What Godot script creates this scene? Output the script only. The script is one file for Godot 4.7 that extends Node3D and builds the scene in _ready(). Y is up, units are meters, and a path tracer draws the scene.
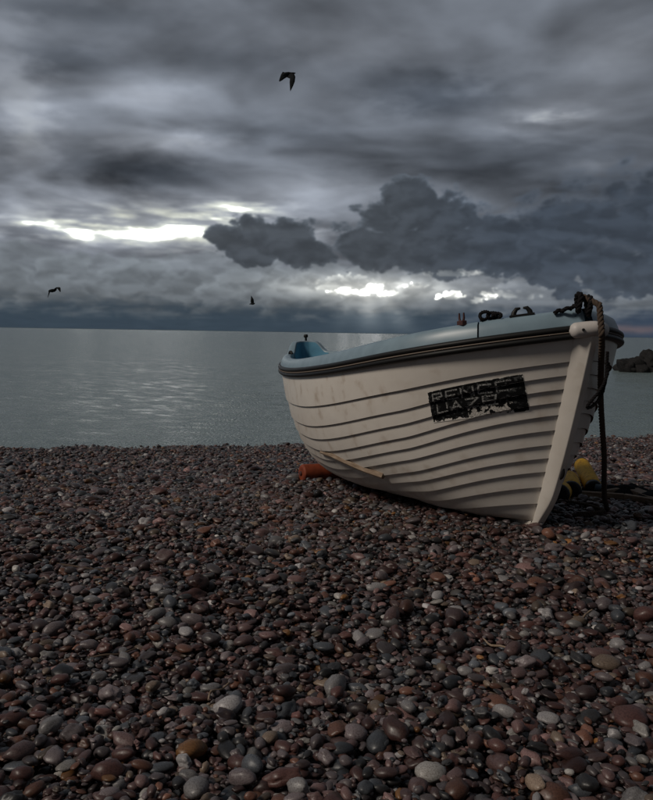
extends Node3D

# ---------------------------------------------------------------- constants
const EYE := 2.08
const PEB := 0.05          # depth of the stones over the bed
const SKY_W := 4096
const SKY_H := 2048
var rng := RandomNumberGenerator.new()
var taken := {}
var M := {}

# ---------------------------------------------------------------- helpers
func srgb(r: float, g: float, b: float) -> Color:      # linear values -> colour property
	return Color(r, g, b).linear_to_srgb()

func mat(called: String, c: Color, rough := 0.6, spec := 0.5) -> StandardMaterial3D:
	var m := StandardMaterial3D.new()
	m.resource_name = called
	m.albedo_color = c
	m.roughness = rough
	m.metallic_specular = spec
	return m

func noise_tex(seed_: int, freq: float, octaves: int, lo: Color, hi: Color, size := 512, normal := false, bump := 6.0, stops := []) -> NoiseTexture2D:
	var n := FastNoiseLite.new()
	n.seed = seed_
	n.noise_type = FastNoiseLite.TYPE_SIMPLEX_SMOOTH
	n.frequency = freq
	n.fractal_octaves = octaves
	var t := NoiseTexture2D.new()
	t.width = size
	t.height = size
	t.seamless = true
	t.noise = n
	if normal:
		t.as_normal_map = true
		t.bump_strength = bump
	else:
		var g := Gradient.new()
		g.offsets = PackedFloat32Array([0.0, 1.0])
		g.colors = PackedColorArray([lo, hi])
		for s in stops:
			g.add_point(s[0], s[1])
		t.color_ramp = g
	return t

func fresh(called: String) -> String:
	var n: int = taken.get(called, 0)
	taken[called] = n + 1
	return called if n == 0 else "%s_%03d" % [called, n]

func tag(o: Node, label: String, category: String, group := "", kind := "") -> void:
	if label: o.set_meta("label", label)
	if category: o.set_meta("category", category)
	if group: o.set_meta("group", group)
	if kind: o.set_meta("kind", kind)

func thing(called: String, label: String, category: String, at := Vector3.ZERO, group := "") -> Node3D:
	var o := Node3D.new()
	o.name = fresh(called)
	add_child(o)
	o.position = at
	tag(o, label, category, group)
	return o

func put(called: String, mesh: Mesh, m: Material, parent: Node = null) -> MeshInstance3D:
	var o := MeshInstance3D.new()
	o.mesh = mesh
	o.material_override = m
	if parent == null:
		o.name = fresh(called)
		add_child(o)
	else:
		o.name = called
		parent.add_child(o, true)
	return o

# collector: arrays of verts/indices, committed with smooth normals
class Mb:
	var v := PackedVector3Array()
	var uv := PackedVector2Array()
	var ix := PackedInt32Array()
	func grid(rows: Array, closed := false, uvs := []) -> void:
		var base := v.size()
		var w: int = rows[0].size()
		for r in rows.size():
			for c in w:
				v.append(rows[r][c])
				uv.append(uvs[r][c] if uvs.size() else Vector2(float(c) / maxf(1, w - 1), float(r) / maxf(1, rows.size() - 1)))
		var cols := w if closed else w - 1
		for r in rows.size() - 1:
			for c in cols:
				var a := base + r * w + c
				var b := base + r * w + (c + 1) % w
				var d := a + w
				var e := b + w
				ix.append_array(PackedInt32Array([a, b, d, b, e, d]))
	func fan(ring: Array, flip := false) -> void:
		var base := v.size()
		var mid := Vector3.ZERO
		for p in ring: mid += p
		mid /= ring.size()
		v.append(mid); uv.append(Vector2(0.5, 0.5))
		for p in ring:
			v.append(p); uv.append(Vector2.ZERO)
		for k in ring.size():
			var a := base + 1 + k
			var b := base + 1 + (k + 1) % ring.size()
			if flip: ix.append_array(PackedInt32Array([base, b, a]))
			else: ix.append_array(PackedInt32Array([base, a, b]))
	func tube(path: Array, rad: Array, sides := 10, caps := true) -> void:
		var rows := []
		var n0 := Vector3.UP
		for i in path.size():
			var t: Vector3 = (path[mini(i + 1, path.size() - 1)] - path[maxi(i - 1, 0)]).normalized()
			if i == 0 and absf(t.dot(n0)) > 0.9: n0 = Vector3.RIGHT
			n0 = (n0 - t * n0.dot(t)).normalized()
			var b0 := t.cross(n0)
			var ring := []
			for k in sides:
				var a := TAU * k / sides
				ring.append(path[i] + (n0 * cos(a) + b0 * sin(a)) * float(rad[i]))
			rows.append(ring)
		grid(rows, true)
		if caps:
			fan(rows[0], true)
			fan(rows[-1], false)
	func box(c: Vector3, x: Vector3, y: Vector3, z: Vector3, bev := 0.0) -> void:
		# half-extent vectors; chamfered along every edge when bev > 0
		for s in [[x, y, z], [-x, z, y], [y, z, x], [-y, x, z], [z, x, y], [-z, y, x]]:
			var nn: Vector3 = s[0]
			var p: Vector3 = s[1]
			var q: Vector3 = s[2]
			var kp := 1.0 - bev / maxf(p.length(), 1e-6)
			var kq := 1.0 - bev / maxf(q.length(), 1e-6)
			grid([[c + nn - p * kp - q * kq, c + nn + p * kp - q * kq], [c + nn - p * kp + q * kq, c + nn + p * kp + q * kq]])
		if bev > 0:
			var ax := [x, y, z]
			for i in 3:
				var a: Vector3 = ax[i]
				var b: Vector3 = ax[(i + 1) % 3]
				var d: Vector3 = ax[(i + 2) % 3]
				var ka := 1.0 - bev / a.length()
				var kb := 1.0 - bev / b.length()
				var kd := 1.0 - bev / d.length()
				for sb in [-1, 1]:
					for sd in [-1, 1]:
						grid([[c - a * ka + b * sb + d * sd * kd, c + a * ka + b * sb + d * sd * kd], [c - a * ka + b * sb * kb + d * sd, c + a * ka + b * sb * kb + d * sd]])
	func commit(smooth := true) -> ArrayMesh:
		var vv := v
		var ii := ix
		var uu := uv
		if not smooth:
			vv = PackedVector3Array(); uu = PackedVector2Array(); ii = PackedInt32Array()
			for k in ix.size():
				vv.append(v[ix[k]]); uu.append(uv[ix[k]]); ii.append(k)
		var n := PackedVector3Array()
		n.resize(vv.size())
		for k in range(0, ii.size(), 3):
			var a := vv[ii[k]]
			var fn: Vector3 = (vv[ii[k + 2]] - a).cross(vv[ii[k + 1]] - a)
			n[ii[k]] += fn; n[ii[k + 1]] += fn; n[ii[k + 2]] += fn
		for k in n.size():
			n[k] = n[k].normalized() if n[k].length_squared() > 1e-20 else Vector3.UP
		var arr := []
		arr.resize(Mesh.ARRAY_MAX)
		arr[Mesh.ARRAY_VERTEX] = vv
		arr[Mesh.ARRAY_NORMAL] = n
		arr[Mesh.ARRAY_TEX_UV] = uu
		arr[Mesh.ARRAY_INDEX] = ii
		var m := ArrayMesh.new()
		m.add_surface_from_arrays(Mesh.PRIMITIVE_TRIANGLES, arr)
		return m

func sstep(a: float, b: float, x: float) -> float:
	var t := clampf((x - a) / (b - a), 0.0, 1.0)
	return t * t * (3.0 - 2.0 * t)

# ---------------------------------------------------------------- sky
var n_soft := FastNoiseLite.new()
var n_fine := FastNoiseLite.new()
var n_bill := FastNoiseLite.new()
var n_warp := FastNoiseLite.new()
# soft light and dark patches of the cloud deck: azimuth, elevation, half widths (degrees), change
var PATCH := [
	[-14.6, 7.0, 3.8, 0.6, 0.30], [-11.8, 6.6, 3.0, 0.45, 0.14], [-6.2, 8.7, 2.2, 0.6, 0.34], [-20.3, 6.8, 3.2, 0.5, 0.21], [-9.0, 7.8, 1.8, 0.5, 0.22],
	[-11.5, 7.3, 8.5, 1.3, 0.24], [-12.0, 7.8, 11.0, 2.8, 0.12], [-13.0, 7.0, 7.0, 0.9, 0.07], [-20.8, 13.2, 1.6, 2.4, 0.17], [-13.5, 16.0, 3.4, 0.9, 0.12], [-10.3, 13.2, 2.0, 0.6, 0.16], [-14.5, 13.0, 2.2, 0.8, 0.10],
	[-22.5, 17.0, 1.8, 2.8, 0.12], [-12.8, 10.9, 4.6, 1.0, -0.20], [-19.2, 17.7, 3.6, 0.8, -0.11], [-3.0, 14.0, 5.0, 1.0, -0.08], [-19.0, 20.6, 6.0, 0.7, -0.08], [-7.0, 18.6, 4.0, 0.8, -0.06],
	[8.0, 16.2, 3.8, 1.0, -0.19], [5.0, 17.6, 4.0, 0.9, -0.10], [15.7, 15.0, 1.7, 0.5, 0.27], [15.7, 14.9, 3.6, 1.1, 0.10], [18.3, 11.6, 1.4, 0.4, 0.08], [19.8, 18.6, 3.4, 1.8, 0.09],
	[1.0, 19.8, 5.0, 1.4, 0.05], [13.0, 12.4, 9.0, 1.6, -0.11], [-8.0, 4.6, 5.5, 0.8, 0.05], [-1.0, 10.2, 5.0, 1.0, 0.08], [20.0, 9.5, 6.0, 1.6, -0.06],
]
# heaps of dark cumulus: azimuth, elevation, half widths
var HEAP := [
	[-5.6, 6.35, 2.7, 1.75], [-3.4, 6.9, 2.3, 1.3], [-1.6, 5.7, 2.6, 1.1], [3.2, 6.3, 3.0, 1.7], [5.8, 9.3, 2.6, 1.8], [4.2, 8.2, 2.2, 1.6], [8.2, 8.2, 3.2, 1.9], [7.0, 6.2, 5.5, 1.9],
	[12.5, 6.6, 5.5, 2.2], [17.5, 7.4, 4.5, 2.6], [21.5, 7.5, 4.5, 3.4], [27.0, 6.6, 5.0, 2.6], [16.0, 5.2, 6.0, 1.4], [22.0, 4.2, 5.0, 1.6], [33.0, 5.0, 5.0, 1.8],
]
# small sunlit heads in the gap below: azimuth, elevation, half widths, brightness
var PUFF := [
	[8.9, 2.75, 0.75, 0.38, 0.50], [11.65, 2.72, 0.55, 0.33, 0.50], [11.0, 2.5, 0.5, 0.25, 0.42], [12.4, 2.95, 0.9, 0.3, 0.26], [13.8, 2.8, 1.2, 0.3, 0.16],
	[6.5, 3.35, 0.8, 0.28, 0.30], [1.4, 3.9, 1.6, 0.30, 0.20], [3.0, 3.2, 1.1, 0.4, 0.34], [1.6, 2.9, 1.2, 0.35, 0.26], [4.2, 2.9, 0.7, 0.3, 0.26], [9.6, 4.35, 1.6, 0.28, 0.30], [0.0, 3.3, 1.0, 0.3, 0.16],
]

func cum(x: float, y: float, z: float) -> float:       # cauliflower relief, 0..1
	var a := absf(n_bill.get_noise_3d(x, y, z))
	a += absf(n_bill.get_noise_3d(x * 2.1 + 7.0, y * 2.1, z)) * 0.5
	a += absf(n_bill.get_noise_3d(x * 4.3, y * 4.3 + 5.0, z)) * 0.27
	a += absf(n_bill.get_noise_3d(x * 8.9, y * 8.9, z + 3.0)) * 0.14
	return a

func heap_soft(x: float, y: float, z: float) -> float:
	return absf(n_bill.get_noise_3d(x, y, z)) + absf(n_bill.get_noise_3d(x * 2.2 + 7.0, y * 2.2, z)) * 0.42 + absf(n_bill.get_noise_3d(x * 4.6, y * 4.6, z + 2.0)) * 0.16

func sky_color(az: float, el: float) -> Color:
	var e := maxf(el, 0.0)
	var ar := deg_to_rad(az)
	var er := deg_to_rad(e)
	var d := Vector3(sin(ar) * cos(er), sin(er), -cos(ar) * cos(er))
	var k := 1.0 / (d.y + 0.10)
	var px := d.x * k
	var pz := d.z * k
	var wx := n_warp.get_noise_3d(px * 0.8, 3.0, pz * 0.8)
	var wz := n_warp.get_noise_3d(px * 0.8, 9.0, pz * 0.8)
	# layered deck, in display values; lighter on the side where the sun is veiled
	var deck := n_soft.get_noise_3d(px * 1.1 + wx * 0.5, 0.0, pz * 1.1 + wz * 0.5)
	var deck2 := n_soft.get_noise_3d(px * 3.1 + wx, 20.0, pz * 3.1 + wz)
	var fine := n_fine.get_noise_3d(d.x * 22.0, d.y * 60.0, d.z * 22.0)
	var sunward := d.dot(Vector3(-0.24, 0.24, -0.94).normalized())
	var lobe := sstep(-0.1, 1.0, sunward)
	var v := lerpf(0.235, 0.452, lobe) * (1.0 + deck * 0.44 + deck2 * 0.20 + fine * 0.05)
	var c := Vector3(0.935, 0.985, 1.065) * v
	var wob := n_fine.get_noise_3d(az * 0.5, e * 1.3, 2.0)
	var c1 := cum(az * 0.26, e * 0.42, 4.0)
	var s1 := heap_soft(az * 0.24 + wob * 0.2, e * 0.40, 4.0)
	var s2 := heap_soft((az - 0.4) * 0.24 + wob * 0.2, (e + 0.5) * 0.40, 4.0)
	var relief := clampf((s1 - s2) * 1.3, -0.4, 0.4)
	var streak := n_fine.get_noise_3d(az * 0.35, e * 3.2, 7.0)
	var glow := 0.0
	for q in PATCH:
		var dx: float = (az + wob * 1.2 - q[0]) / q[2]
		var dy: float = (e + wob * 0.35 - q[1]) / q[3]
		var r2 := dx * dx + dy * dy
		if r2 < 9.0:
			var g: float = exp(-r2 * 0.72) * q[4]
			if q[4] > 0.2: g *= clampf(0.74 + deck2 * 1.5 + streak * 0.8 + fine * 0.5, 0.1, 1.5)
			glow += g
	var warm := sstep(0.08, 0.4, glow)
	c += Vector3(1.0, lerpf(1.0, 0.985, warm), lerpf(1.02, 0.82, warm)) * glow
	# rows of heaped cloud low down, farther rows first
	var here := lerpf(0.35, 1.0, sstep(12.0, -2.0, az)) if absf(az) < 40.0 else 0.8
	for j in 5:
		var base: float = [5.0, 4.3, 3.5, 2.8, 2.1][j]
		var fr: float = [0.22, 0.28, 0.36, 0.46, 0.6][j]
		var prof: float = heap_soft(az * fr * 0.8 + j * 17.0 + wob * 0.15, j * 5.0 + e * fr * 0.5, 11.0 + j) * [1.5, 1.3, 1.05, 0.8, 0.6][j]
		var depth: float = base - 0.45 + prof - e + fine * 0.12
		var mk: float = sstep(-0.14, 0.34, depth) * 0.72 * here * (1.0 - 0.85 * warm)
		var topl: float = exp(-maxf(depth, 0.0) * 1.5)
		var bv: float = [0.43, 0.41, 0.385, 0.355, 0.325][j] + topl * [0.12, 0.15, 0.14, 0.11, 0.07][j] + relief * 0.10 + fine * 0.025
		c = c.lerp(Vector3(0.945, 1.0, 1.05) * bv, mk)
	# smooth slate layer on the horizon
	var low := sstep(2.5, 0.7, e + wob * 0.5 + deck2 * 0.5 + relief * 0.5)
	var east := sstep(6.0, 19.0, az)
	var slate := Vector3(0.21, 0.262, 0.31).lerp(Vector3(0.20, 0.25, 0.32), east) * (1.0 + deck2 * 0.06)
	c = c.lerp(slate, low * 0.9)
	# dark heaps
	var mass := -1.0
	for q in HEAP:
		var dx: float = (az - q[0]) / q[2]
		var dy: float = (e - q[1]) / q[3]
		if dy < 0.0: dy *= 1.1
		mass = maxf(mass, 1.0 - sqrt(dx * dx + dy * dy))
	var edge := mass + (c1 - 0.42) * 0.62 + fine * 0.16 + wob * 0.08
	var soft := sstep(8.0, 17.0, az) * sstep(4.6, 6.5, e)
	var hm := sstep(-0.03 - 0.30 * soft, 0.14 + 0.50 * soft, edge)
	var hv := Vector3(0.222, 0.24, 0.262).lerp(Vector3(0.205, 0.232, 0.268), sstep(2.0, 16.0, az))
	hv *= 1.19 + relief * 0.26 + fine * 0.12 + 0.5 * sstep(0.34, 0.0, edge) * sstep(3.5, 8.0, e)
	c = c.lerp(hv, hm * (0.96 - 0.10 * sstep(5.2, 4.2, e)))
	# lit gap and puffs under the heaps
	var halo := exp(-pow((az - 2.5) / 5.5, 2.0)) * exp(-pow((e - 3.3) / 1.1, 2.0))
	c += Vector3(1.0, 0.95, 0.83) * halo * 0.20 * (1.0 - hm * 0.7)
	var gap := exp(-pow((az - 4.5) / 8.0, 2.0)) * exp(-pow((e - 3.4 - wob * 0.3) / 0.75, 2.0))
	c += Vector3(0.95, 0.92, 0.85) * gap * (0.24 + relief * 0.25) * (1.0 - hm * 0.85)
	var p1 := cum(az * 0.85, e * 1.3, 21.0)
	for q in PUFF:
		var dx: float = (az + wob * 0.3 - q[0]) / q[2]
		var dy: float = (e - q[1]) / q[3]
		if dy < 0.0: dy *= 1.7
		var r2 := sqrt(dx * dx + dy * dy)
		if r2 < 2.2:
			var g: float = sstep(1.05, 0.72, r2 - (p1 - 0.45) * 1.3) * q[4] * (0.56 + relief * 1.3 + fine * 0.5 + 0.22 * clampf(dy, -1.0, 1.0))
			c += Vector3(1.0, 0.97, 0.87) * maxf(g, 0.0) * (1.0 - hm * 0.55)
	# shafts of light falling from the gap
	var fan := (az - 2.6) / maxf(1.2, 5.2 - e)
	var beam := (exp(-pow((fan - 0.12) * 4.0, 2.0)) + 0.75 * exp(-pow((fan - 0.62) * 4.5, 2.0)) + 0.4 * exp(-pow((fan + 0.34) * 5.0, 2.0))) * sstep(3.3, 2.2, e) * sstep(-0.6, 1.4, e)
	c += Vector3(0.95, 0.92, 0.86) * beam * 0.21
	# warm streak where the deck opens at the horizon
	var rim := exp(-pow((az - 21.5) / 3.2, 2.0)) * exp(-pow((e - 0.55 - wob * 0.2) / 0.28, 2.0))
	c += Vector3(0.16, 0.085, 0.045) * rim
	var open := sstep(0.86, 1.28, c.y)                 # thin cloud before the sun, brighter than white
	c = c.clamp(Vector3.ONE * 0.06, Vector3.ONE * 1.05)
	var lin := Color(c.x, c.y, c.z).srgb_to_linear()
	return lin * (1.0 + 3.2 * open)

func make_sky() -> ImageTexture:
	n_soft.seed = 11; n_soft.noise_type = FastNoiseLite.TYPE_SIMPLEX_SMOOTH; n_soft.frequency = 0.9; n_soft.fractal_octaves = 4; n_soft.fractal_gain = 0.45
	n_fine.seed = 5; n_fine.noise_type = FastNoiseLite.TYPE_SIMPLEX_SMOOTH; n_fine.frequency = 0.8; n_fine.fractal_octaves = 5
	n_bill.seed = 23; n_bill.noise_type = FastNoiseLite.TYPE_SIMPLEX_SMOOTH; n_bill.frequency = 0.9; n_bill.fractal_type = FastNoiseLite.FRACTAL_NONE
	n_warp.seed = 31; n_warp.noise_type = FastNoiseLite.TYPE_SIMPLEX_SMOOTH; n_warp.frequency = 0.7; n_warp.fractal_octaves = 3
	var lw := 360
	var lh := 180
	var data := PackedFloat32Array()
	data.resize(lw * lh * 3)
	for r in lh:
		var el := 90.0 - (r + 0.5) * 180.0 / lh
		for q in lw:
			var az := (q + 0.5) * 360.0 / lw
			if az > 180.0: az -= 360.0
			var o := (r * lw + q) * 3
			var c := sky_color(az, el) if el > -1.0 else Color(0.05, 0.06, 0.065)
			data[o] = c.r; data[o + 1] = c.g; data[o + 2] = c.b
	var im := Image.create_from_data(lw, lh, false, Image.FORMAT_RGBF, data.to_byte_array())
	im.resize(SKY_W, SKY_H, Image.INTERPOLATE_BILINEAR)
	# the part towards the sea at full resolution
	var half := 290
	var top := 752
	var rows := 284
	for piece in 2:
		var x0 := 0 if piece == 0 else SKY_W - half
		var dd := PackedFloat32Array()
		dd.resize(half * rows * 3)
		for r in rows:
			var el := 90.0 - (top + r + 0.5) * 180.0 / SKY_H
			for q in half:
				var az := (x0 + q + 0.5) * 360.0 / SKY_W
				if az > 180.0: az -= 360.0
				var o := (r * half + q) * 3
				var c := sky_color(az, el)
				dd[o] = c.r; dd[o + 1] = c.g; dd[o + 2] = c.b
		im.blit_rect(Image.create_from_data(half, rows, false, Image.FORMAT_RGBF, dd.to_byte_array()), Rect2i(0, 0, half, rows), Vector2i(x0, top))
	return ImageTexture.create_from_image(im)

# ---------------------------------------------------------------- terrain
var n_ground := FastNoiseLite.new()
func shore(x: float) -> float:
	var q := clampf(x, -9.0, 14.0)
	return 14.2 + 0.22 * q + 0.012 * q * q
func ground(x: float, z: float) -> float:
	var slope := 1.56 * (1.0 + z / shore(x)) - 0.075
	var k := clampf(0.5 + 0.5 * (1.07 - slope) / 0.12, 0.0, 1.0)
	return lerpf(1.07, slope, k) - 0.12 * k * (1.0 - k) + n_ground.get_noise_2d(x, z) * 0.05

# ---------------------------------------------------------------- hull
const BX := 1.0975
const BZ := -3.9286
const BY := 1.1192
const YAW := 0.4038
const PITCH := 0.054
const HEEL := -0.0461
const L := 3.6749
const B := 0.744
const HB := 0.97
const HM := 0.8119
const HS := 0.8855
const RAKE := 0.4408
const UM := 0.6135
const PB := 3.9756
const ES := 2.3596
var boat_basis: Basis
func half_beam(u: float) -> float:
	if u > UM:
		return B * (1.0 - pow((u - UM) / (1.0 - UM), PB))
	var q := (UM - u) / UM
	return B * pow(maxf(0.0, 1.0 - pow(q, ES)), 1.0 / ES) * (1.0 - 0.4426 * pow(q, 1.6))
func sheer(u: float) -> float:
	if u > 0.42:
		return HM + (HB - HM) * pow((u - 0.42) / 0.58, 2.0)
	return HM + (HS - HM) * pow((0.42 - u) / 0.42, 2.0)
# boat axes: x forward, y up, z = near side +
func hull(u: float, v: float, s: float) -> Vector3:
	var b := half_beam(u)
	var hs := sheer(u)
	var xk := 0.42 + u * (L - RAKE - 0.42)
	var hk := 0.15 * sstep(0.25, 0.0, u)
	var w := sstep(0.45, 1.0, u)
	var q := v * PI / 2.0
	var lat := b * lerpf(pow(sin(q), 0.75), pow(v, 0.28), w)
	var g := lerpf(pow(1.0 - cos(q), 1.05), v, w)
	var gx := lerpf(g, pow(g, 0.805), w)
	return Vector3(xk + (u * L - xk) * gx, hk + (hs - hk) * g, lat * s)
func hull_n(u: float, v: float, s: float) -> Vector3:
	var uu := clampf(u, 0.004, 0.992)
	var a := hull(minf(uu + 0.004, 1.0), v, s) - hull(uu - 0.004, v, s)
	var b := hull(uu, minf(v + 0.01, 1.0), s) - hull(uu, maxf(v - 0.01, 0.0), s)
	var n := a.cross(b).normalized()
	return n * (-s if n.z * s * -s < 0.0 and false else 1.0) if n.z * s > 0.0 or (absf(n.z) < 0.05 and n.y < 0.2) else -n
const VM := [1.0, 0.832, 0.728, 0.652, 0.577, 0.51, 0.44, 0.36, 0.29, 0.21, 0.13, 0.06, 0.0]
const VB := [1.0, 0.863, 0.797, 0.73, 0.665, 0.6, 0.522, 0.445, 0.374, 0.3, 0.214, 0.12, 0.0]
func lap(i: int, u: float) -> float:
	return lerpf(VM[i], VB[i], sstep(0.82, 1.0, u))
const LAP := 0.0115
func skin(u: float, v: float, s: float) -> Vector3:     # clinker surface
	for i in 12:
		var hi := lap(i, u)
		var lo := lap(i + 1, u)
		if v >= lo:
			return hull(u, v, s) + hull_n(u, v, s) * LAP * (1.0 - clampf((v - lo) / (hi - lo), 0.0, 1.0))
	return hull(u, v, s)
func stations(n: int, to := 1.0) -> Array:
	var a := []
	for k in n + 1:
		a.append(0.5 * (1.0 - cos(PI * k / n)) * to)
	return a
# rim of the deck moulding above the rubbing strake
func rim_h(u: float) -> float:
	return lerpf(0.055, 0.072, sstep(0.35, 0.95, u)) + 0.085 * sstep(0.048, 0.018, u)
func out_dir(u: float, s: float) -> Vector3:            # horizontal outward direction at the sheer
	var uu := clampf(u, 0.003, 0.997)
	var t := hull(uu + 0.003, 1.0, s) - hull(uu - 0.003, 1.0, s)
	t.y = 0.0
	var n := Vector3(t.z, 0, -t.x).normalized()
	if n.z * s < 0.0: n = -n
	return n

func sheer_path(n: int) -> Array:                       # near side bow -> round the stern -> far side bow: [u, side]
	var a := []
	var st := stations(n)
	for k in range(n, -1, -1): a.append([st[k], 1.0])
	for k in range(1, n + 1): a.append([st[k], -1.0])
	return a

func build_boat() -> void:
	var root := thing("rowing_boat", "white clinker rowing boat with light blue deck rim and black rubbing strake", "boat", Vector3(BX, BY, BZ))
	var fwd := Vector3(sin(YAW), 0, cos(YAW))
	var near := Vector3(-cos(YAW), 0, sin(YAW))
	# pitch and heel as in the fit
	var xx := fwd * cos(PITCH) + Vector3.UP * sin(PITCH)
	var yp := Vector3.UP * cos(PITCH) - fwd * sin(PITCH)
	var yy := yp * cos(HEEL) - near * sin(HEEL)
	var zz := near * cos(HEEL) + yp * sin(HEEL)
	boat_basis = Basis(xx, yy, zz)
	var off := Vector3(L - RAKE, 0, 0)
	root.transform = Transform3D(boat_basis, Vector3(BX, BY, BZ) - boat_basis * off)
	boat_xf = root.transform
	# planks
	var st := stations(110, 0.998)
	for s in [1.0, -1.0]:
		for i in 12:
			var mb := Mb.new()
			var rows := []
			for f in [0.0, 0.25, 0.5, 0.75, 1.0]:
				var row := []
				for u in st:
					var hi := lap(i, u)
					var lo := lap(i + 1, u)
					var v := lerpf(lo, hi, f)
					row.append(hull(u, v, s) + hull_n(u, v, s) * LAP * (1.0 - f))
				rows.append(row)
			mb.grid(rows)
			var o := put("plank", mb.commit(), M.hull, root)
			# underside of the lap and strip below: joint dirt and lap shadow painted brown
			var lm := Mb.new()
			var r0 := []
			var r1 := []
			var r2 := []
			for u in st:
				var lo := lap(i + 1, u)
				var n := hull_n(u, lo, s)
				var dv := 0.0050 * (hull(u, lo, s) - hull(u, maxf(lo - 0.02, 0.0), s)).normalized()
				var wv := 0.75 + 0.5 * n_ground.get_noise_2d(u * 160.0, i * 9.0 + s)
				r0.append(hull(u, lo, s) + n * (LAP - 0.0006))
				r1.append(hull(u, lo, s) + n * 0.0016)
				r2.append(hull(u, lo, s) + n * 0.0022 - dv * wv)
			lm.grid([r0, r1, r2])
			put("lap_edge", lm.commit(), M.grime_shade, o)
	# stem post with its apron, and the keel
	var sm := Mb.new()
	var srows := []
	for k in 33:
		var v := k / 32.0
		var vv := maxf(v, 0.02)
		var p := hull(1.0, v, 1.0)
		p.z = 0.0
		var t := (hull(1.0, minf(v + 0.05, 1.0), 1.0) - hull(1.0, maxf(v - 0.05, 0.0), 1.0)); t.z = 0
		t = t.normalized()
		var f := Vector3(t.y, -t.x, 0)
		var drop := Vector3(0, lerpf(-0.03, 0.012, v), 0)
		var bw_ := lerpf(0.048, 0.062, v)
		var lo := 0.6
		var hi := 1.0
		for it in 24:
			var um := (lo + hi) * 0.5
			if hull(um, vv, 1.0).z > bw_: lo = um
			else: hi = um
		hi = maxf(hi, 0.9915)
		var near_e := hull(hi, vv, 1.0) + hull_n(hi, vv, 1.0) * 0.013
		var far_e := hull(hi, vv, -1.0) + hull_n(hi, vv, -1.0) * 0.013
		var a := 0.021
		var ring := [far_e - hull_n(hi, vv, -1.0) * 0.02 + drop, far_e + drop]
		for q in [[0.030, -a - 0.004], [0.040, -a], [0.044, -a * 0.7], [0.044, a * 0.7], [0.040, a], [0.030, a + 0.004]]:
			ring.append(p + f * q[0] * lerpf(0.25, 1.0, sstep(0.0, 0.22, v)) + Vector3(0, 0, q[1]) + drop)
		ring.append_array([near_e + drop, near_e - hull_n(hi, vv, 1.0) * 0.02 + drop])
		srows.append(ring)
	sm.grid(srows)
	sm.fan(srows[0])
	put("stem", sm.commit(), M.hull, root)
	var km := Mb.new()
	km.box(Vector3((L - RAKE) * 0.5 + 0.45, -0.022, 0), Vector3((L - RAKE) * 0.5 - 0.45, 0, 0), Vector3(0, 0.03, 0), Vector3(0, 0, 0.03), 0.008)
	put("keel", km.commit(false), M.hull, root)
	for s in [1.0, -1.0]:
		var bk := Mb.new()
		var rows := []
		for k in 25:
			var t := k / 24.0
			var q: Array = [[0.49, 0.568], [0.524, 0.561], [0.562, 0.549], [0.608, 0.509], [0.674, 0.431], [0.732, 0.368]]
			var fi := t * 5.0
			var i0 := mini(int(fi), 4)
			var u: float = lerpf(q[i0][0], q[i0 + 1][0], fi - i0)
			var v: float = lerpf(q[i0][1], q[i0 + 1][1], fi - i0)
			var p := hull(u, v, s)
			var n := (hull_n(u, v, s) + Vector3(0, -0.7, 0)).normalized()
			var h := 0.016 + 0.016 * t
			var side := n.cross((hull(u + 0.01, v - 0.012, s) - hull(u, v, s)).normalized()).normalized() * 0.011
			rows.append([p - n * 0.02 - side, p + n * h - side, p + n * (h + 0.004), p + n * h + side, p - n * 0.02 + side])
			if k == 0 or k == 24: bk.fan(rows[-1])
		bk.grid(rows)
		put("bilge_keel", bk.commit(false), M.wood, root)
	# inner liner and floor
	var im := Mb.new()
	for s in [1.0, -1.0]:
		var rows := []
		for f in [0.22, 0.4, 0.6, 0.8, 0.94, 1.0]:
			var row := []
			for u in stations(60, 0.97):
				row.append(hull(u, f, s) - hull_n(u, f, s) * 0.035)
			rows.append(row)
		im.grid(rows)
	put("inner_liner", im.commit(), M.blue, root)
	var fm := Mb.new()
	var fr := [[], []]
	for u in stations(50, 0.97):
		for k in 2:
			var q := hull(u, 0.3, 1.0 if k == 0 else -1.0)
			fr[k].append(q)
	fm.grid(fr)
	put("floor_board", fm.commit(), M.blue, root)
	for u in [0.2, 0.5, 0.72]:
		var t := Mb.new()
		var p := hull(u, 0.78, 1.0)
		t.box(Vector3(p.x, p.y, 0), Vector3(0.11, 0, 0), Vector3(0, 0.015, 0), Vector3(0, 0, p.z - 0.045), 0.004)
		put("thwart", t.commit(false), M.wood, root)
	# rubbing strake: two black mouldings with a pale line between
	var path := sheer_path(110)
	for part in [[0.0165, 0.0, 0.0], [-0.0175, 0.0, 0.0]]:
		var mb := Mb.new()
		var rows := []
		for e in path:
			var p := hull(e[0], 1.0, e[1])
			var o := out_dir(e[0], e[1])
			if e[0] > 0.995: o = Vector3(1, 0, 0)
			var ring := []
			for k in 12:
				var a := TAU * k / 12.0
				ring.append(p + o * (0.006 + cos(a) * 0.021) + Vector3.UP * (part[0] + sin(a) * 0.0155))
			rows.append(ring)
		mb.grid(rows, true)
		put("rubbing_strake", mb.commit(), M.black, root)
	var lb := Mb.new()
	var lrows := []
	for e in path:
		var p := hull(e[0], 1.0, e[1])
		var o := out_dir(e[0], e[1])
		if e[0] > 0.995: o = Vector3(1, 0, 0)
		lrows.append([p + o * 0.0 + Vector3.UP * 0.004, p + o * 0.0205 + Vector3.UP * 0.003, p + o * 0.0205 - Vector3.UP * 0.004, p - Vector3.UP * 0.005])
	lb.grid(lrows)
	put("strake_insert", lb.commit(), M.tan, root)
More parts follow.
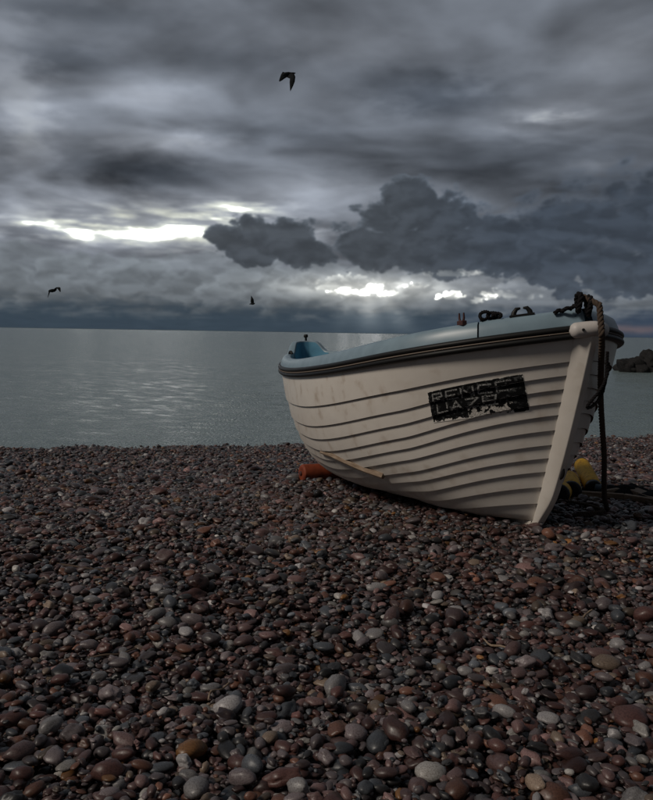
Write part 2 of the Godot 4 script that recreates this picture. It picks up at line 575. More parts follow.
	# deck rim: outer face, rounded top, inner face; near and far in two lengths each with an open joint
	for s in [1.0, -1.0]:
		for span in [[0.0, 0.9245], [0.926, 0.997]]:
			var mb := Mb.new()
			var rows := []
			for k in 61:
				var fk := k / 60.0
				var u: float = lerpf(span[0], span[1], fk if span[0] > 0.1 else fk * fk)
				rows.append(rim_section(u, s))
			mb.grid(rows)
			put("deck_rim", mb.commit(), M.deck, root)
	# blue lining of the raised stern
	var bl := Mb.new()
	var brows := []
	for k in 61:
		var e := (k - 30) / 30.0
		var u := e * e * 0.055
		var s := -1.0 if e > 0 else 1.0
		var q := rim_section(u, s)
		var ti: Vector3 = q[8]
		var o := out_dir(u, s)
		brows.append([ti - o * 0.003 + Vector3.DOWN * 0.004, ti - o * 0.012 + Vector3.DOWN * 0.07, ti - o * 0.02 + Vector3.DOWN * 0.30])
	bl.grid(brows)
	put("stern_lining", bl.commit(), M.blue, root)
	# foredeck
	var fd := Mb.new()
	var frows := []
	for k in 25:
		var u := lerpf(0.86, 0.985, k / 24.0)
		var a: Vector3 = rim_section(u, 1.0)[6]
		var c: Vector3 = rim_section(u, -1.0)[6]
		var row := []
		for j in 9:
			var t := j / 8.0
			row.append(a.lerp(c, t) + Vector3.UP * (-0.012 + 0.0 * sin(PI * t)))
		frows.append(row)
	fd.grid(frows)
	put("foredeck", fd.commit(), M.deck, root)
	# white fender wrapped round the stem head
	var cp := []
	var cr := []
	for k in 41:
		var t := (k - 20) / 20.0
		var u := 1.0 - pow(absf(t), 1.3) * 0.0125
		var s := 1.0 if t < 0 else -1.0
		var p := hull(u, 1.0, s)
		var o := out_dir(u, s)
		o = (o * sstep(0.0, 0.5, absf(t)) + Vector3(1, 0, 0) * (1.0 - sstep(0.0, 0.5, absf(t)))).normalized()
		cp.append(p + o * 0.022 + Vector3.UP * 0.006)
		var endr := minf(1.0, (1.0 - absf(t)) / 0.26)
		cr.append(0.037 * sqrt(maxf(0.02, 1.0 - pow(1.0 - endr, 2.0))))
	var fe := Mb.new()
	fe.tube(cp, cr, 14)
	var fo := put("bow_fender", fe.commit(), M.white, root)
	var bo := Mb.new()
	var bp: Vector3 = cp[9]
	var bod := out_dir(0.99, 1.0)
	bo.tube([bp + bod * 0.036, bp + bod * 0.043], [0.007, 0.006], 8)
	put("bolt", bo.commit(), M.black, fo)
	# dark screw on the rim near the bow
	var sc := Mb.new()
	var sp: Vector3 = rim_section(0.9925, 1.0)[1].lerp(rim_section(0.9925, 1.0)[4], 0.55)
	sc.tube([sp, sp + out_dir(0.9925, 1.0) * 0.006], [0.006, 0.005], 8)
	put("screw", sc.commit(), M.black, root)
	# eye bolt low on the stem
	var ev := hull(1.0, 0.30, 1.0); ev.z = 0.0
	var eb := Mb.new()
	var ring := []
	var rr := []
	for k in 25:
		var a := lerpf(-0.55, 0.55, k / 24.0) * PI
		ring.append(ev + Vector3(0.02 + cos(a) * 0.035, sin(a) * 0.04, 0))
		rr.append(0.009)
	eb.tube(ring, rr, 8)
	put("eye_bolt", eb.commit(), M.black, root)
	# stern pin and fairlead
	var q0: Vector3 = rim_section(0.0012, -1.0)[6]
	var pn := Mb.new()
	pn.tube([q0 - Vector3.UP * 0.02, q0 + Vector3.UP * 0.028, q0 + Vector3.UP * 0.030, q0 + Vector3.UP * 0.042, q0 + Vector3.UP * 0.056, q0 + Vector3.UP * 0.058], [0.010, 0.009, 0.018, 0.020, 0.017, 0.004], 10)
	put("mooring_pin", pn.commit(), M.black, root)
	var q1: Vector3 = rim_section(0.10, 1.0)[7]
	var fl := Mb.new()
	var fp := []
	var fq := []
	for k in 13:
		var a := PI * k / 12.0
		fp.append(q1 + Vector3(cos(a) * 0.03, sin(a) * 0.022, 0)); fq.append(0.011)
	fl.tube(fp, fq, 8)
	put("fairlead", fl.commit(), M.black, root)
	# rowlock with two prongs
	var q2: Vector3 = rim_section(0.909, 1.0)[6]
	var rl := Mb.new()
	rl.box(q2 + Vector3.UP * 0.006, Vector3(0.024, 0, 0), Vector3(0, 0.012, 0), Vector3(0, 0, 0.014), 0.003)
	for sgn in [-1, 1]:
		rl.tube([q2 + Vector3(sgn * 0.012, 0.012, 0), q2 + Vector3(sgn * 0.02, 0.03, 0), q2 + Vector3(sgn * 0.019, 0.055, 0)], [0.006, 0.0055, 0.004], 8)
	put("rowlock", rl.commit(), M.rust, root)
	# horned cleat
	var q3: Vector3 = rim_section(0.9595, 1.0)[6]
	var tdir: Vector3 = (rim_section(0.963, 1.0)[6] - rim_section(0.956, 1.0)[6]).normalized()
	var cl := Mb.new()
	for sgn in [-1.0, 1.0]:
		cl.tube([q3 + tdir * sgn * 0.040, q3 + tdir * sgn * 0.036 + Vector3.UP * 0.018, q3 + tdir * sgn * 0.024 + Vector3.UP * 0.034, q3 + tdir * sgn * 0.006 + Vector3.UP * 0.036], [0.014, 0.012, 0.010, 0.005], 8)
	cl.box(q3 + Vector3.UP * 0.003, tdir * 0.058, Vector3.UP * 0.005, tdir.cross(Vector3.UP) * 0.014, 0.002)
	put("cleat", cl.commit(), M.black, root)
	# small eye further aft
	var q4: Vector3 = rim_section(0.9285, 1.0)[6]
	var ey := Mb.new()
	ey.tube([q4, q4 + Vector3.UP * 0.012, q4 + Vector3.UP * 0.017], [0.014, 0.012, 0.004], 8)
	put("deck_eye", ey.commit(), M.black, root)
	# worn painted name panel following the planks
	var nm := Mb.new()
	var nrows := []
	for r in 61:
		var fv := r / 60.0
		var row := []
		for c in 61:
			var fu := c / 60.0
			var top: Vector2 = Vector2(lerpf(0.872, 0.962, fu), lerpf(0.797, 0.827, fu))
			var bot := Vector2(lerpf(0.877, 0.971, fu), lerpf(0.632, 0.632, fu))
			var uv := top.lerp(bot, fv)
			row.append(skin(uv.x, uv.y, 1.0) + hull_n(uv.x, uv.y, 1.0) * 0.0022)
		nrows.append(row)
	nm.grid(nrows)
	var np := put("name_panel", nm.commit(), M.sign, root)
	np.set_meta("label", "worn black name panel with flaked white lettering")

var boat_xf: Transform3D
func rim_section(u: float, s: float) -> Array:
	var p := hull(u, 1.0, s)
	var o := out_dir(u, s)
	if u > 0.97: o = o.lerp(Vector3(1, 0, 0), sstep(0.97, 1.0, u) * 0.6).normalized()
	var h := rim_h(u)
	var b := p + Vector3.UP * 0.034
	var lean := 0.030
	return [b - Vector3.UP * 0.02 + o * 0.006, b + o * 0.006, b + o * (0.006 - lean * 0.3) + Vector3.UP * h * 0.4, b + o * (0.006 - lean * 0.7) + Vector3.UP * h * 0.8,
		b + o * (0.002 - lean) + Vector3.UP * (h - 0.008), b + o * (-0.004 - lean) + Vector3.UP * (h - 0.002), b + o * (-0.014 - lean) + Vector3.UP * h, b + o * (-0.040 - lean) + Vector3.UP * (h - 0.001), b + o * (-0.050 - lean) + Vector3.UP * (h - 0.008), b + o * (-0.052 - lean) + Vector3.UP * (h * 0.5), b + o * (-0.054 - lean) - Vector3.UP * 0.06]

# ---------------------------------------------------------------- name panel print
func stroke(im: Image, a: Vector2, b: Vector2, w: float, c: Color) -> void:
	var lo := a.min(b) - Vector2(w, w)
	var hi := a.max(b) + Vector2(w, w)
	var ab := b - a
	for y in range(maxi(0, int(lo.y)), mini(im.get_height(), int(hi.y) + 1)):
		for x in range(maxi(0, int(lo.x)), mini(im.get_width(), int(hi.x) + 1)):
			var p := Vector2(x, y)
			var t := clampf((p - a).dot(ab) / maxf(ab.length_squared(), 1e-6), 0.0, 1.0)
			if (p - a - ab * t).length() < w: im.set_pixel(x, y, c)
func make_sign() -> ImageTexture:
	var w := 640
	var h := 256
	var im := Image.create(w, h, false, Image.FORMAT_RGBA8)
	im.fill(Color(0.06, 0.065, 0.07))
	var n := FastNoiseLite.new(); n.seed = 77; n.frequency = 0.022; n.fractal_octaves = 3
	var n2 := FastNoiseLite.new(); n2.seed = 78; n2.frequency = 0.07; n2.fractal_octaves = 3
	var pale := Color(0.70, 0.70, 0.69)
	var row1 := [  # faded capitals as polylines on a 0..1 square
		[[[0, 1], [0, 0], [0.8, 0.02], [0.85, 0.42], [0.1, 0.5]], [[0.3, 0.5], [0.9, 1]]],
		[[[0.9, 0], [0, 0], [0, 1], [0.9, 1]], [[0, 0.5], [0.7, 0.5]]],
		[[[0, 1], [0, 0], [0.9, 1], [0.9, 0]]],
		[[[0.9, 0.1], [0.1, 0], [0, 0.9], [0.9, 1]]],
		[[[0.9, 0], [0, 0], [0, 1], [0.9, 1]], [[0, 0.5], [0.7, 0.5]]],
	]
	var row2 := [
		[[[0, 0], [0, 1], [0.9, 0.95]], [[0.9, 0], [0.9, 0.6]]],
		[[[0, 1], [0.45, 0], [0.9, 1]], [[0.2, 0.6], [0.7, 0.6]]],
		[[[0, 0], [0.9, 0], [0, 1], [0.9, 1]]],
		[[[0.9, 0], [0, 0], [0, 1], [0.9, 1]], [[0, 0.5], [0.7, 0.5]], [[0.9, 0], [0.7, 1]]],
	]
	for k in row1.size():
		for pl in row1[k]:
			for j in pl.size() - 1:
				stroke(im, Vector2(40 + k * 112 + pl[j][0] * 92, 24 + pl[j][1] * 66), Vector2(40 + k * 112 + pl[j + 1][0] * 92, 24 + pl[j + 1][1] * 66), 6.0, pale)
	for k in row2.size():
		for pl in row2[k]:
			for j in pl.size() - 1:
				stroke(im, Vector2(60 + k * 112 + pl[j][0] * 90, 112 + pl[j][1] * 66), Vector2(60 + k * 112 + pl[j + 1][0] * 90, 112 + pl[j + 1][1] * 66), 6.0, pale)
	for y in h:
		for x in w:
			var c := im.get_pixel(x, y)
			var a := n.get_noise_2d(x, y)
			var b := n2.get_noise_2d(x, y)
			if c.r > 0.3:
				if b > 0.42 or a > 0.50: c = Color(0.12, 0.12, 0.125)
				else: c = pale * (0.75 + b * 0.9); c.a = 1.0
			else:
				# grey scuffing and flaked paint
				var g := clampf(a * 0.7 + b * 0.2 - 0.06, 0.0, 0.35)
				c = Color(0.055 + g * 0.75, 0.06 + g * 0.75, 0.065 + g * 0.74)
				if x > 285 and x < 560 and y > 176 and y < 246 and a + b * 0.10 + 0.10 - absf(x - 420) * 0.0008 > 0.0: c = Color(0.86, 0.84, 0.81) * (0.86 + b * 0.3)
				if y > 236 and y - 236 > 10 + a * 34 and x < 560: c = Color(0.89, 0.87, 0.84)
			var rimd := minf(minf(x, w - 1 - x), minf(y, h - 1 - y))
			if rimd < 1.0 + 5.0 * maxf(0.0, a * 1.8 + b * 0.4 - 0.35): c = Color(0.90, 0.88, 0.85)
			c.a = 1.0
			im.set_pixel(x, y, c)
	return ImageTexture.create_from_image(im)

# ---------------------------------------------------------------- ropes
func rope_mesh(path: Array, rad: float, pitch_: float) -> ArrayMesh:
	# three strands laid round the path
	var mb := Mb.new()
	var cv := Curve3D.new()
	for p in path: cv.add_point(p)
	for k in path.size():
		var t: Vector3 = (path[mini(k + 1, path.size() - 1)] - path[maxi(k - 1, 0)]) / 6.0
		cv.set_point_in(k, -t)
		cv.set_point_out(k, t)
	var total := cv.get_baked_length()
	var n := int(total / (pitch_ / 7.0)) + 2
	for strand in 3:
		var pts := []
		var rr := []
		var nrm := Vector3(0.3, 0.2, 1).normalized()
		for i in n:
			var q := total * i / (n - 1)
			var p := cv.sample_baked(q)
			var t := (cv.sample_baked(minf(q + 0.01, total)) - cv.sample_baked(maxf(q - 0.01, 0))).normalized()
			nrm = (nrm - t * nrm.dot(t)).normalized()
			var bn := t.cross(nrm)
			var a := TAU * (q / pitch_ + strand / 3.0)
			pts.append(p + (nrm * cos(a) + bn * sin(a)) * rad * 0.52)
			rr.append(rad * 0.56)
		mb.tube(pts, rr, 7)
	return mb.commit()

func bw(p: Vector3) -> Vector3:
	return boat_xf * p

# ---------------------------------------------------------------- main
func _ready() -> void:
	rng.seed = 4242
	# camera
	var cam := Camera3D.new()
	cam.name = "camera"
	add_child(cam)
	cam.position = Vector3(0, EYE, 0)
	cam.basis = Basis(Vector3.RIGHT, -atan2(67.3, 770.0)) * Basis(Vector3.BACK, deg_to_rad(0.92))
	cam.fov = rad_to_deg(2.0 * atan(400.0 / 770.0))
	cam.near = 0.05
	cam.far = 30000.0
	cam.current = true
	# sky and exposure
	var env := Environment.new()
	env.background_mode = Environment.BG_SKY
	var sm := PanoramaSkyMaterial.new()
	sm.panorama = make_sky()
	sm.energy_multiplier = 1.0
	env.sky = Sky.new()
	env.sky.sky_material = sm
	env.tonemap_mode = Environment.TONE_MAPPER_LINEAR
	env.tonemap_exposure = 1.0
	env.sdfgi_enabled = true
	env.ssao_enabled = true
	env.ssil_enabled = true
	var we := WorldEnvironment.new()
	we.name = "world_environment"
	we.environment = env
	add_child(we)
	# the veiled sun, well to the left
	var sun := DirectionalLight3D.new()
	sun.name = "sun"
	add_child(sun)
	sun.look_at_from_position(Vector3(-0.66, 0.66, 0.34), Vector3.ZERO)
	sun.light_energy = 0.48
	sun.light_angular_distance = 14.0
	sun.light_color = Color(1.0, 0.955, 0.90)
	sun.shadow_enabled = true
	print("sky done ", Time.get_ticks_msec())

	# materials
	n_ground.seed = 9; n_ground.frequency = 0.45; n_ground.fractal_octaves = 3
	M.hull = mat("painted_hull", srgb(0.80, 0.755, 0.695), 0.42)
	M.hull.albedo_texture = noise_tex(3, 0.012, 5, Color(0.80, 0.75, 0.70), Color(1, 1, 1), 512, false, 1, [[0.22, Color(0.91, 0.89, 0.87)], [0.36, Color(0.98, 0.975, 0.97)]])
	M.hull.uv1_triplanar = true
	M.hull.uv1_scale = Vector3(0.9, 0.9, 0.9)
	M.hull.roughness_texture = noise_tex(4, 0.03, 4, Color(0.7, 0.7, 0.7), Color(1, 1, 1), 256)
	M.hull.heightmap_enabled = true
	M.hull.heightmap_scale = 0.25
	M.hull.heightmap_texture = noise_tex(6, 0.02, 3, Color.BLACK, Color.WHITE, 256)
	M.grime_shade = mat("lap_grime_shade", srgb(0.12, 0.068, 0.046), 0.9, 0.2)  # dirt in the joints with the shadow of the laps painted in
	M.deck = mat("painted_rim", srgb(0.28, 0.385, 0.455), 0.36)
	M.deck.albedo_texture = noise_tex(7, 0.015, 5, Color(0.84, 0.85, 0.86), Color(1, 1, 1), 512)
	M.deck.uv1_triplanar = true
	M.blue = mat("blue_lining", srgb(0.11, 0.34, 0.50), 0.6)
	M.blue.albedo_texture = noise_tex(8, 0.02, 4, Color(0.75, 0.78, 0.8), Color(1, 1, 1), 256)
	M.blue.uv1_triplanar = true
	M.black = mat("black_rubber", srgb(0.012, 0.012, 0.012), 0.5, 0.4)
	M.tan = mat("strake_line", srgb(0.20, 0.16, 0.13), 0.7)
	M.white = mat("white_rubber", srgb(0.62, 0.58, 0.55), 0.5)
	M.rust = mat("rusty_metal", srgb(0.07, 0.025, 0.022), 0.7)
	M.wood = mat("bare_wood", srgb(0.40, 0.31, 0.23), 0.8)
	M.wood.albedo_texture = noise_tex(12, 0.02, 4, Color(0.6, 0.55, 0.5), Color(1, 1, 1), 256)
	M.wood.uv1_triplanar = true
	M.wood.uv1_scale = Vector3(1.2, 9, 9)
	M.rope = mat("old_rope", srgb(0.085, 0.062, 0.048), 0.95, 0.2)
	M.rope.rim_enabled = true; M.rope.rim = 0.2
	M.rope2 = mat("tarred_rope", srgb(0.014, 0.013, 0.014), 0.9, 0.2)
	M.sign = mat("name_paint", Color.WHITE, 0.7, 0.3)
	M.sign.albedo_texture = make_sign()
	M.yellow = mat("yellow_rubber", srgb(0.80, 0.45, 0.015), 0.75)
	M.yellow.albedo_texture = noise_tex(14, 0.03, 5, Color(0.55, 0.45, 0.35), Color(1, 1, 1), 256, false, 1, [[0.4, Color(0.92, 0.9, 0.85)]])
	M.yellow.uv1_triplanar = true; M.yellow.uv1_scale = Vector3(3, 3, 3)
	M.orange = mat("orange_roller", srgb(0.26, 0.048, 0.014), 0.7)
	M.orange.albedo_texture = M.yellow.albedo_texture
	M.orange.uv1_triplanar = true; M.orange.uv1_scale = Vector3(2, 2, 2)
	M.bluegrey = mat("blue_grey_tube", srgb(0.07, 0.11, 0.14), 0.6)
	M.net = mat("black_net", srgb(0.012, 0.012, 0.013), 0.9, 0.2)
	M.gull = mat("gull_plumage", srgb(0.02, 0.022, 0.024), 0.9, 0.2)
	M.rock = mat("groyne_rock", srgb(0.035, 0.034, 0.035), 0.85, 0.3)
	M.rock.albedo_texture = noise_tex(15, 0.02, 5, Color(0.5, 0.5, 0.5), Color(1, 1, 1), 256)
	M.rock.uv1_triplanar = true

	build_beach()
	print("beach ", Time.get_ticks_msec())
	build_sea()
	print("sea ", Time.get_ticks_msec())
	build_boat()
	build_gear()
	build_twigs()
	build_groyne()
	build_gulls()
	print("gear ", Time.get_ticks_msec())
	build_shingle()
	print("shingle ", Time.get_ticks_msec())

# ---------------------------------------------------------------- beach and sea
func build_beach() -> void:
	var m := mat("shingle_bed", srgb(0.045, 0.034, 0.032), 0.8, 0.3)
	m.albedo_texture = noise_tex(21, 0.05, 4, Color(0.35, 0.32, 0.32), Color(1, 1, 1), 512)
	m.uv1_triplanar = true; m.uv1_world_triplanar = true; m.uv1_scale = Vector3(1.3, 1.3, 1.3)
	m.heightmap_enabled = true; m.heightmap_scale = 2.0
	m.heightmap_texture = noise_tex(22, 0.06, 3, Color.BLACK, Color.WHITE, 512)
	var mb := Mb.new()
	var rows := []
	var zs := []
	var z := 40.0
	while z > -60.0:
		zs.append(z)
		z -= 0.12 if z < 1.0 and z > -20.0 else 1.2
	for zz in zs:
		var row := []
		var x := -70.0
		while x <= 70.0:
			row.append(Vector3(x, ground(x, zz) - 0.012, zz))
			x += 0.2 if absf(x) < 10.0 else 1.5
		rows.append(row)
	mb.grid(rows)
	var o := put("beach", mb.commit(), m)
	tag(o, "", "", "", "structure")

func build_sea() -> void:
	var m := mat("sea_water", srgb(0.175, 0.228, 0.226), 0.14, 0.75)
	m.normal_enabled = true
	m.normal_texture = noise_tex(41, 0.02, 4, Color.BLACK, Color.WHITE, 1024, true, 10.0)
	m.normal_scale = 1.8
	m.uv1_triplanar = true; m.uv1_world_triplanar = true
	m.uv1_scale = Vector3(0.55, 0.55, 0.26)
	var n := FastNoiseLite.new(); n.seed = 51; n.frequency = 1.0; n.fractal_octaves = 3; n.noise_type = FastNoiseLite.TYPE_SIMPLEX_SMOOTH
	var n2 := FastNoiseLite.new(); n2.seed = 52; n2.frequency = 0.16; n2.fractal_octaves = 3
	var mb := Mb.new()
	var rows := []
	var d := 11.0
	while d < 14000.0:
		var row := []
		for k in 301:
			var t := (k - 150) / 150.0
			var x := d * 0.62 * t + (signf(t) * pow(absf(t), 6.0) * d * 1.2)
			var a := clampf(1.0 - (d - 60.0) / 260.0, 0.0, 1.0)
			var calm := 0.35 + 0.65 * sstep(13.0, 22.0, d)
			var y := 0.0
			if a > 0.0:
				y = (n.get_noise_2d(x * 0.7, d * 1.9) * 0.030 + n2.get_noise_2d(x * 0.4, d) * 0.05) * a * calm
			row.append(Vector3(x, y, -d))
		rows.append(row)
		d *= 1.010 if d < 330.0 else 1.12
	mb.grid(rows)
	var o := put("sea", mb.commit(), m)
	tag(o, "", "", "", "structure")

# ---------------------------------------------------------------- gear round the boat
func cyl(called: String, a: Vector3, b: Vector3, r: float, m: Material, parent: Node, round_ := 0.25) -> MeshInstance3D:
	var mb := Mb.new()
	var path := []
	var rad := []
	var len := (b - a).length()
	var e := minf(r * round_ / len, 0.3)
	for q in [[0.0, 0.72], [e * 0.3, 0.9], [e, 1.0], [0.5, 1.02], [1.0 - e, 1.0], [1.0 - e * 0.3, 0.9], [1.0, 0.72]]:
		path.append(a.lerp(b, q[0])); rad.append(r * q[1])
	mb.tube(path, rad, 18)
	return put(called, mb.commit(), m, parent)

func build_gear() -> void:
	# orange roller under the stern
	var o := thing("boat_roller", "faded orange boat roller lying under the stern", "roller", Vector3(-0.19, ground(-0.19, -6.0) + PEB, -6.0))
	var a := Vector3(0, 0.085, 0)
	var b := Vector3(1.15, 0.055, -0.55)
	cyl("barrel", a, b, 0.072, M.orange, o, 0.2)
	var dir := (b - a).normalized()
	cyl("axle", a - dir * 0.012, b + dir * 0.012, 0.018, M.rust, o)
	# yellow rollers by the stem
	var gp := "yellow rollers beside the bow"
	var ys := [
		[Vector3(2.02, 0.0, -6.0), Vector3(1.87, 0.0, -5.30), 0.060, 0.17, 0.075, "yellow roller resting on top of the other rollers by the stem"],
		[Vector3(1.80, 0.0, -5.62), Vector3(1.66, 0.0, -5.12), 0.070, 0.11, 0.070, "yellow roller with black end in the middle of the bow rollers"],
		[Vector3(1.66, 0.0, -5.30), Vector3(1.50, 0.0, -4.85), 0.066, 0.066, 0.06, "yellow roller with black end close against the stem"],
	]
	for y in ys:
		var g0: Vector3 = y[0]; g0.y = ground(g0.x, g0.z) + PEB + y[3]
		var g1: Vector3 = y[1]; g1.y = ground(g1.x, g1.z) + PEB + y[4]
		var t := thing("boat_roller", y[5], "roller", g1, gp)
		cyl("barrel", g0 - g1, Vector3.ZERO, y[2], M.yellow, t)
		var dd: Vector3 = (g1 - g0).normalized()
		cyl("end_cap", -dd * 0.01, dd * 0.055, y[2] * 0.96, M.black, t)
		cyl("end_cap", (g0 - g1) - dd * 0.05, (g0 - g1) + dd * 0.01, y[2] * 0.96, M.black, t)
	# blue grey tube
	var g2 := Vector3(1.86, ground(1.86, -5.25) + PEB + 0.08, -5.25)
	var tube := thing("fender_tube", "blue grey tube across the ends of the yellow rollers", "tube", g2)
	cyl("barrel", Vector3.ZERO, Vector3(0.20, -0.035, 0.05), 0.028, M.bluegrey, tube)
	# wooden skid frame
	var w0 := Vector3(1.87, ground(1.87, -5.0) + PEB + 0.01, -5.0)
	var sk := thing("launching_skid", "low wooden launching skid lying flat by the rollers", "skid", w0)
	var pts := [Vector3(-0.17, 0.03, -0.10), Vector3(0.10, 0.035, 0.0), Vector3(0.30, 0.03, 0.16), Vector3(0.21, 0.045, -0.20), Vector3(-0.02, 0.045, -0.06)]
	for e in [[pts[0], pts[1], 0.016], [pts[1], pts[2], 0.020], [pts[2], pts[3], 0.045], [pts[3], pts[4], 0.014]]:
		var mb := Mb.new()
		var va: Vector3 = e[0]
		var vb: Vector3 = e[1]
		var dv := (vb - va) * 0.5
		var side := dv.cross(Vector3.UP).normalized() * float(e[2])
		mb.box((va + vb) * 0.5, dv, Vector3(0, 0.018, 0), side, 0.004)
		put("board", mb.commit(false), M.wood, sk)
	# heap of dark net on the shingle behind the skid
	var nh := Mb.new()
	var hn := FastNoiseLite.new(); hn.seed = 61; hn.frequency = 4.0; hn.fractal_octaves = 3
	var rows := []
	for i in 33:
		var row := []
		for j in 41:
			var u := i / 32.0 * 2.0 - 1.0
			var v := j / 40.0 * 2.0 - 1.0
			var x := 2.18 + v * 0.55 + u * 0.1
			var z := -5.12 + u * 0.33 + v * 0.28
			var edge := maxf(0.0, 1.0 - u * u) * maxf(0.0, 1.0 - v * v)
			row.append(Vector3(x, ground(x, z) + PEB * 0.4 + sqrt(edge) * (0.105 + hn.get_noise_2d(x, z) * 0.06), z))
		rows.append(row)
	nh.grid(rows)
	var no := put("fishing_net", nh.commit(), M.net)
	tag(no, "low heap of black net spread on the shingle beside the skid", "net")
	# rope strands on the net
	# painter hanging from the stem head
	var hd := bw(rim_section(0.99, -1.0)[6])
	var head := bw(Vector3(L + 0.015, HB + 0.125, 0.025))
	var gx := 1.67
	var gz := -4.42
	var foot := Vector3(gx, ground(gx, gz) + PEB, gz)
	var pth := [head + Vector3(-0.02, 0.03, -0.02), head + Vector3(0.035, -0.01, 0.05), head + Vector3(0.042, -0.14, 0.08), head.lerp(foot, 0.35) + Vector3(0.0, -0.03, 0.05), head.lerp(foot, 0.6) + Vector3(-0.01, -0.06, 0.05), head.lerp(foot, 0.85) + Vector3(-0.03, -0.05, 0.03), foot, foot + Vector3(0.06, 0.0, 0.05)]
	var ro := put("mooring_rope", rope_mesh(pth, 0.0145, 0.062), M.rope)
	tag(ro, "brown twisted rope hanging from the stem head to the shingle", "rope")
	# coils made fast over the stem head
	var coil := thing("rope_coil", "black rope coiled in thick turns over the stem head", "rope", head)
	for k in 2:
		var ring := []
		var cxr := 0.020 + 0.004 * (k % 2)
		for i in 17:
			var t := TAU * i / 16.0
			ring.append(Vector3(-0.042 + k * 0.046 + sin(t * 2.0) * 0.004, 0.0 + sin(t) * 0.040 - (0.014 if k == 1 else 0.0), cos(t) * cxr))
		put("turn", rope_mesh(ring, 0.0135, 0.055), M.rope2, coil)
	var tail := []
	for i in 9:
		tail.append(Vector3(-0.05 - i * 0.011, -0.016 - i * 0.0035 + 0.006 * sin(i * 2.2), -i * 0.006 + 0.01 * cos(i * 1.7)))
	put("turn", rope_mesh(tail, 0.010, 0.05), M.rope2, coil)
	# lump of rope on the rim further aft
	var q := bw(rim_section(0.934, 1.0)[6])
	var heap := thing("rope_coil", "small black rope bundle lying on the near deck rim", "rope", q)
	var along: Vector3 = (bw(rim_section(0.939, 1.0)[6]) - bw(rim_section(0.929, 1.0)[6])).normalized()
	for k in 3:
		var ring := []
		var c: Vector3 = along * [-0.022, 0.012, 0.034][k] + Vector3.UP * [0.024, 0.02, 0.016][k]
		for i in 13:
			var t := TAU * i / 12.0
			ring.append(c + along * cos(t) * 0.021 + Vector3.UP * sin(t) * [0.020, 0.014, 0.012][k] + Vector3(0, 0, sin(t * 2.0 + k) * 0.014))
		put("turn", rope_mesh(ring, 0.0085, 0.04), M.rope2, heap)
	# slack loop on the far bow
	var lp := []
	var l0 := bw(Vector3(L + 0.035, HB - 0.10, -0.04))
	for k in 12:
		var t := k / 11.0
		lp.append(l0 + Vector3(0.02 * sin(t * 9.0) - 0.05 * sin(PI * t), -0.24 * sin(PI * pow(t, 0.8)) - 0.05 * t, 0.03 + 0.02 * cos(t * 7.0)))
	var sl := put("mooring_rope", rope_mesh(lp, 0.0075, 0.04), M.rope2)
	tag(sl, "slack black rope loop hanging beside the stem", "rope")
	# rope lying on the pebbles in front of the rollers
	var gl := []
	for k in 22:
		var t := k / 21.0 * TAU * 1.25
		var x := 1.42 + cos(t) * 0.17 + 0.02 * sin(t * 3.0)
		var z := -4.42 + sin(t) * 0.22
		gl.append(Vector3(x, ground(x, z) + PEB + 0.018 + 0.012 * t / TAU, z))
	var gr := put("mooring_rope", rope_mesh(gl, 0.010, 0.05), M.rope)
	tag(gr, "brown rope lying in a loose loop on pebbles by the stem foot", "rope")

func build_twigs() -> void:
	var spots := [[-1.05, -3.05, 0.25, 0.20, "long thin dark"], [-0.28, -1.98, 1.9, 0.055, "short pale curved"], [0.55, -2.35, 0.9, 0.06, "short pale crooked"], [0.92, -2.62, 2.4, 0.05, "small bleached"], [-0.62, -2.2, 2.9, 0.07, "small brown crooked"]]
	for k in spots.size():
		var q: Array = spots[k]
		var pts := []
		var rr := []
		var dir := Vector3(cos(q[2]), 0, sin(q[2]))
		for i in 9:
			var t := i / 8.0 - 0.5
			var p := Vector3(q[0], 0, q[1]) + dir * t * 2.0 * float(q[3]) + Vector3(-dir.z, 0, dir.x) * sin(t * 5.0 + k) * float(q[3]) * 0.16
			p.y = ground(p.x, p.z) + PEB + 0.016 + 0.004 * sin(t * 9.0)
			pts.append(p)
			rr.append((0.0042 if k else 0.005) * (1.0 - absf(t) * 0.9))
		var mb := Mb.new()
		mb.tube(pts, rr, 7)
		var o := put("driftwood_twig", mb.commit(), M.wood if k in [1, 2, 3] else M.rope)
		tag(o, "%s driftwood twig lying on the pebbles" % q[4], "twig", "driftwood twigs on the shingle")

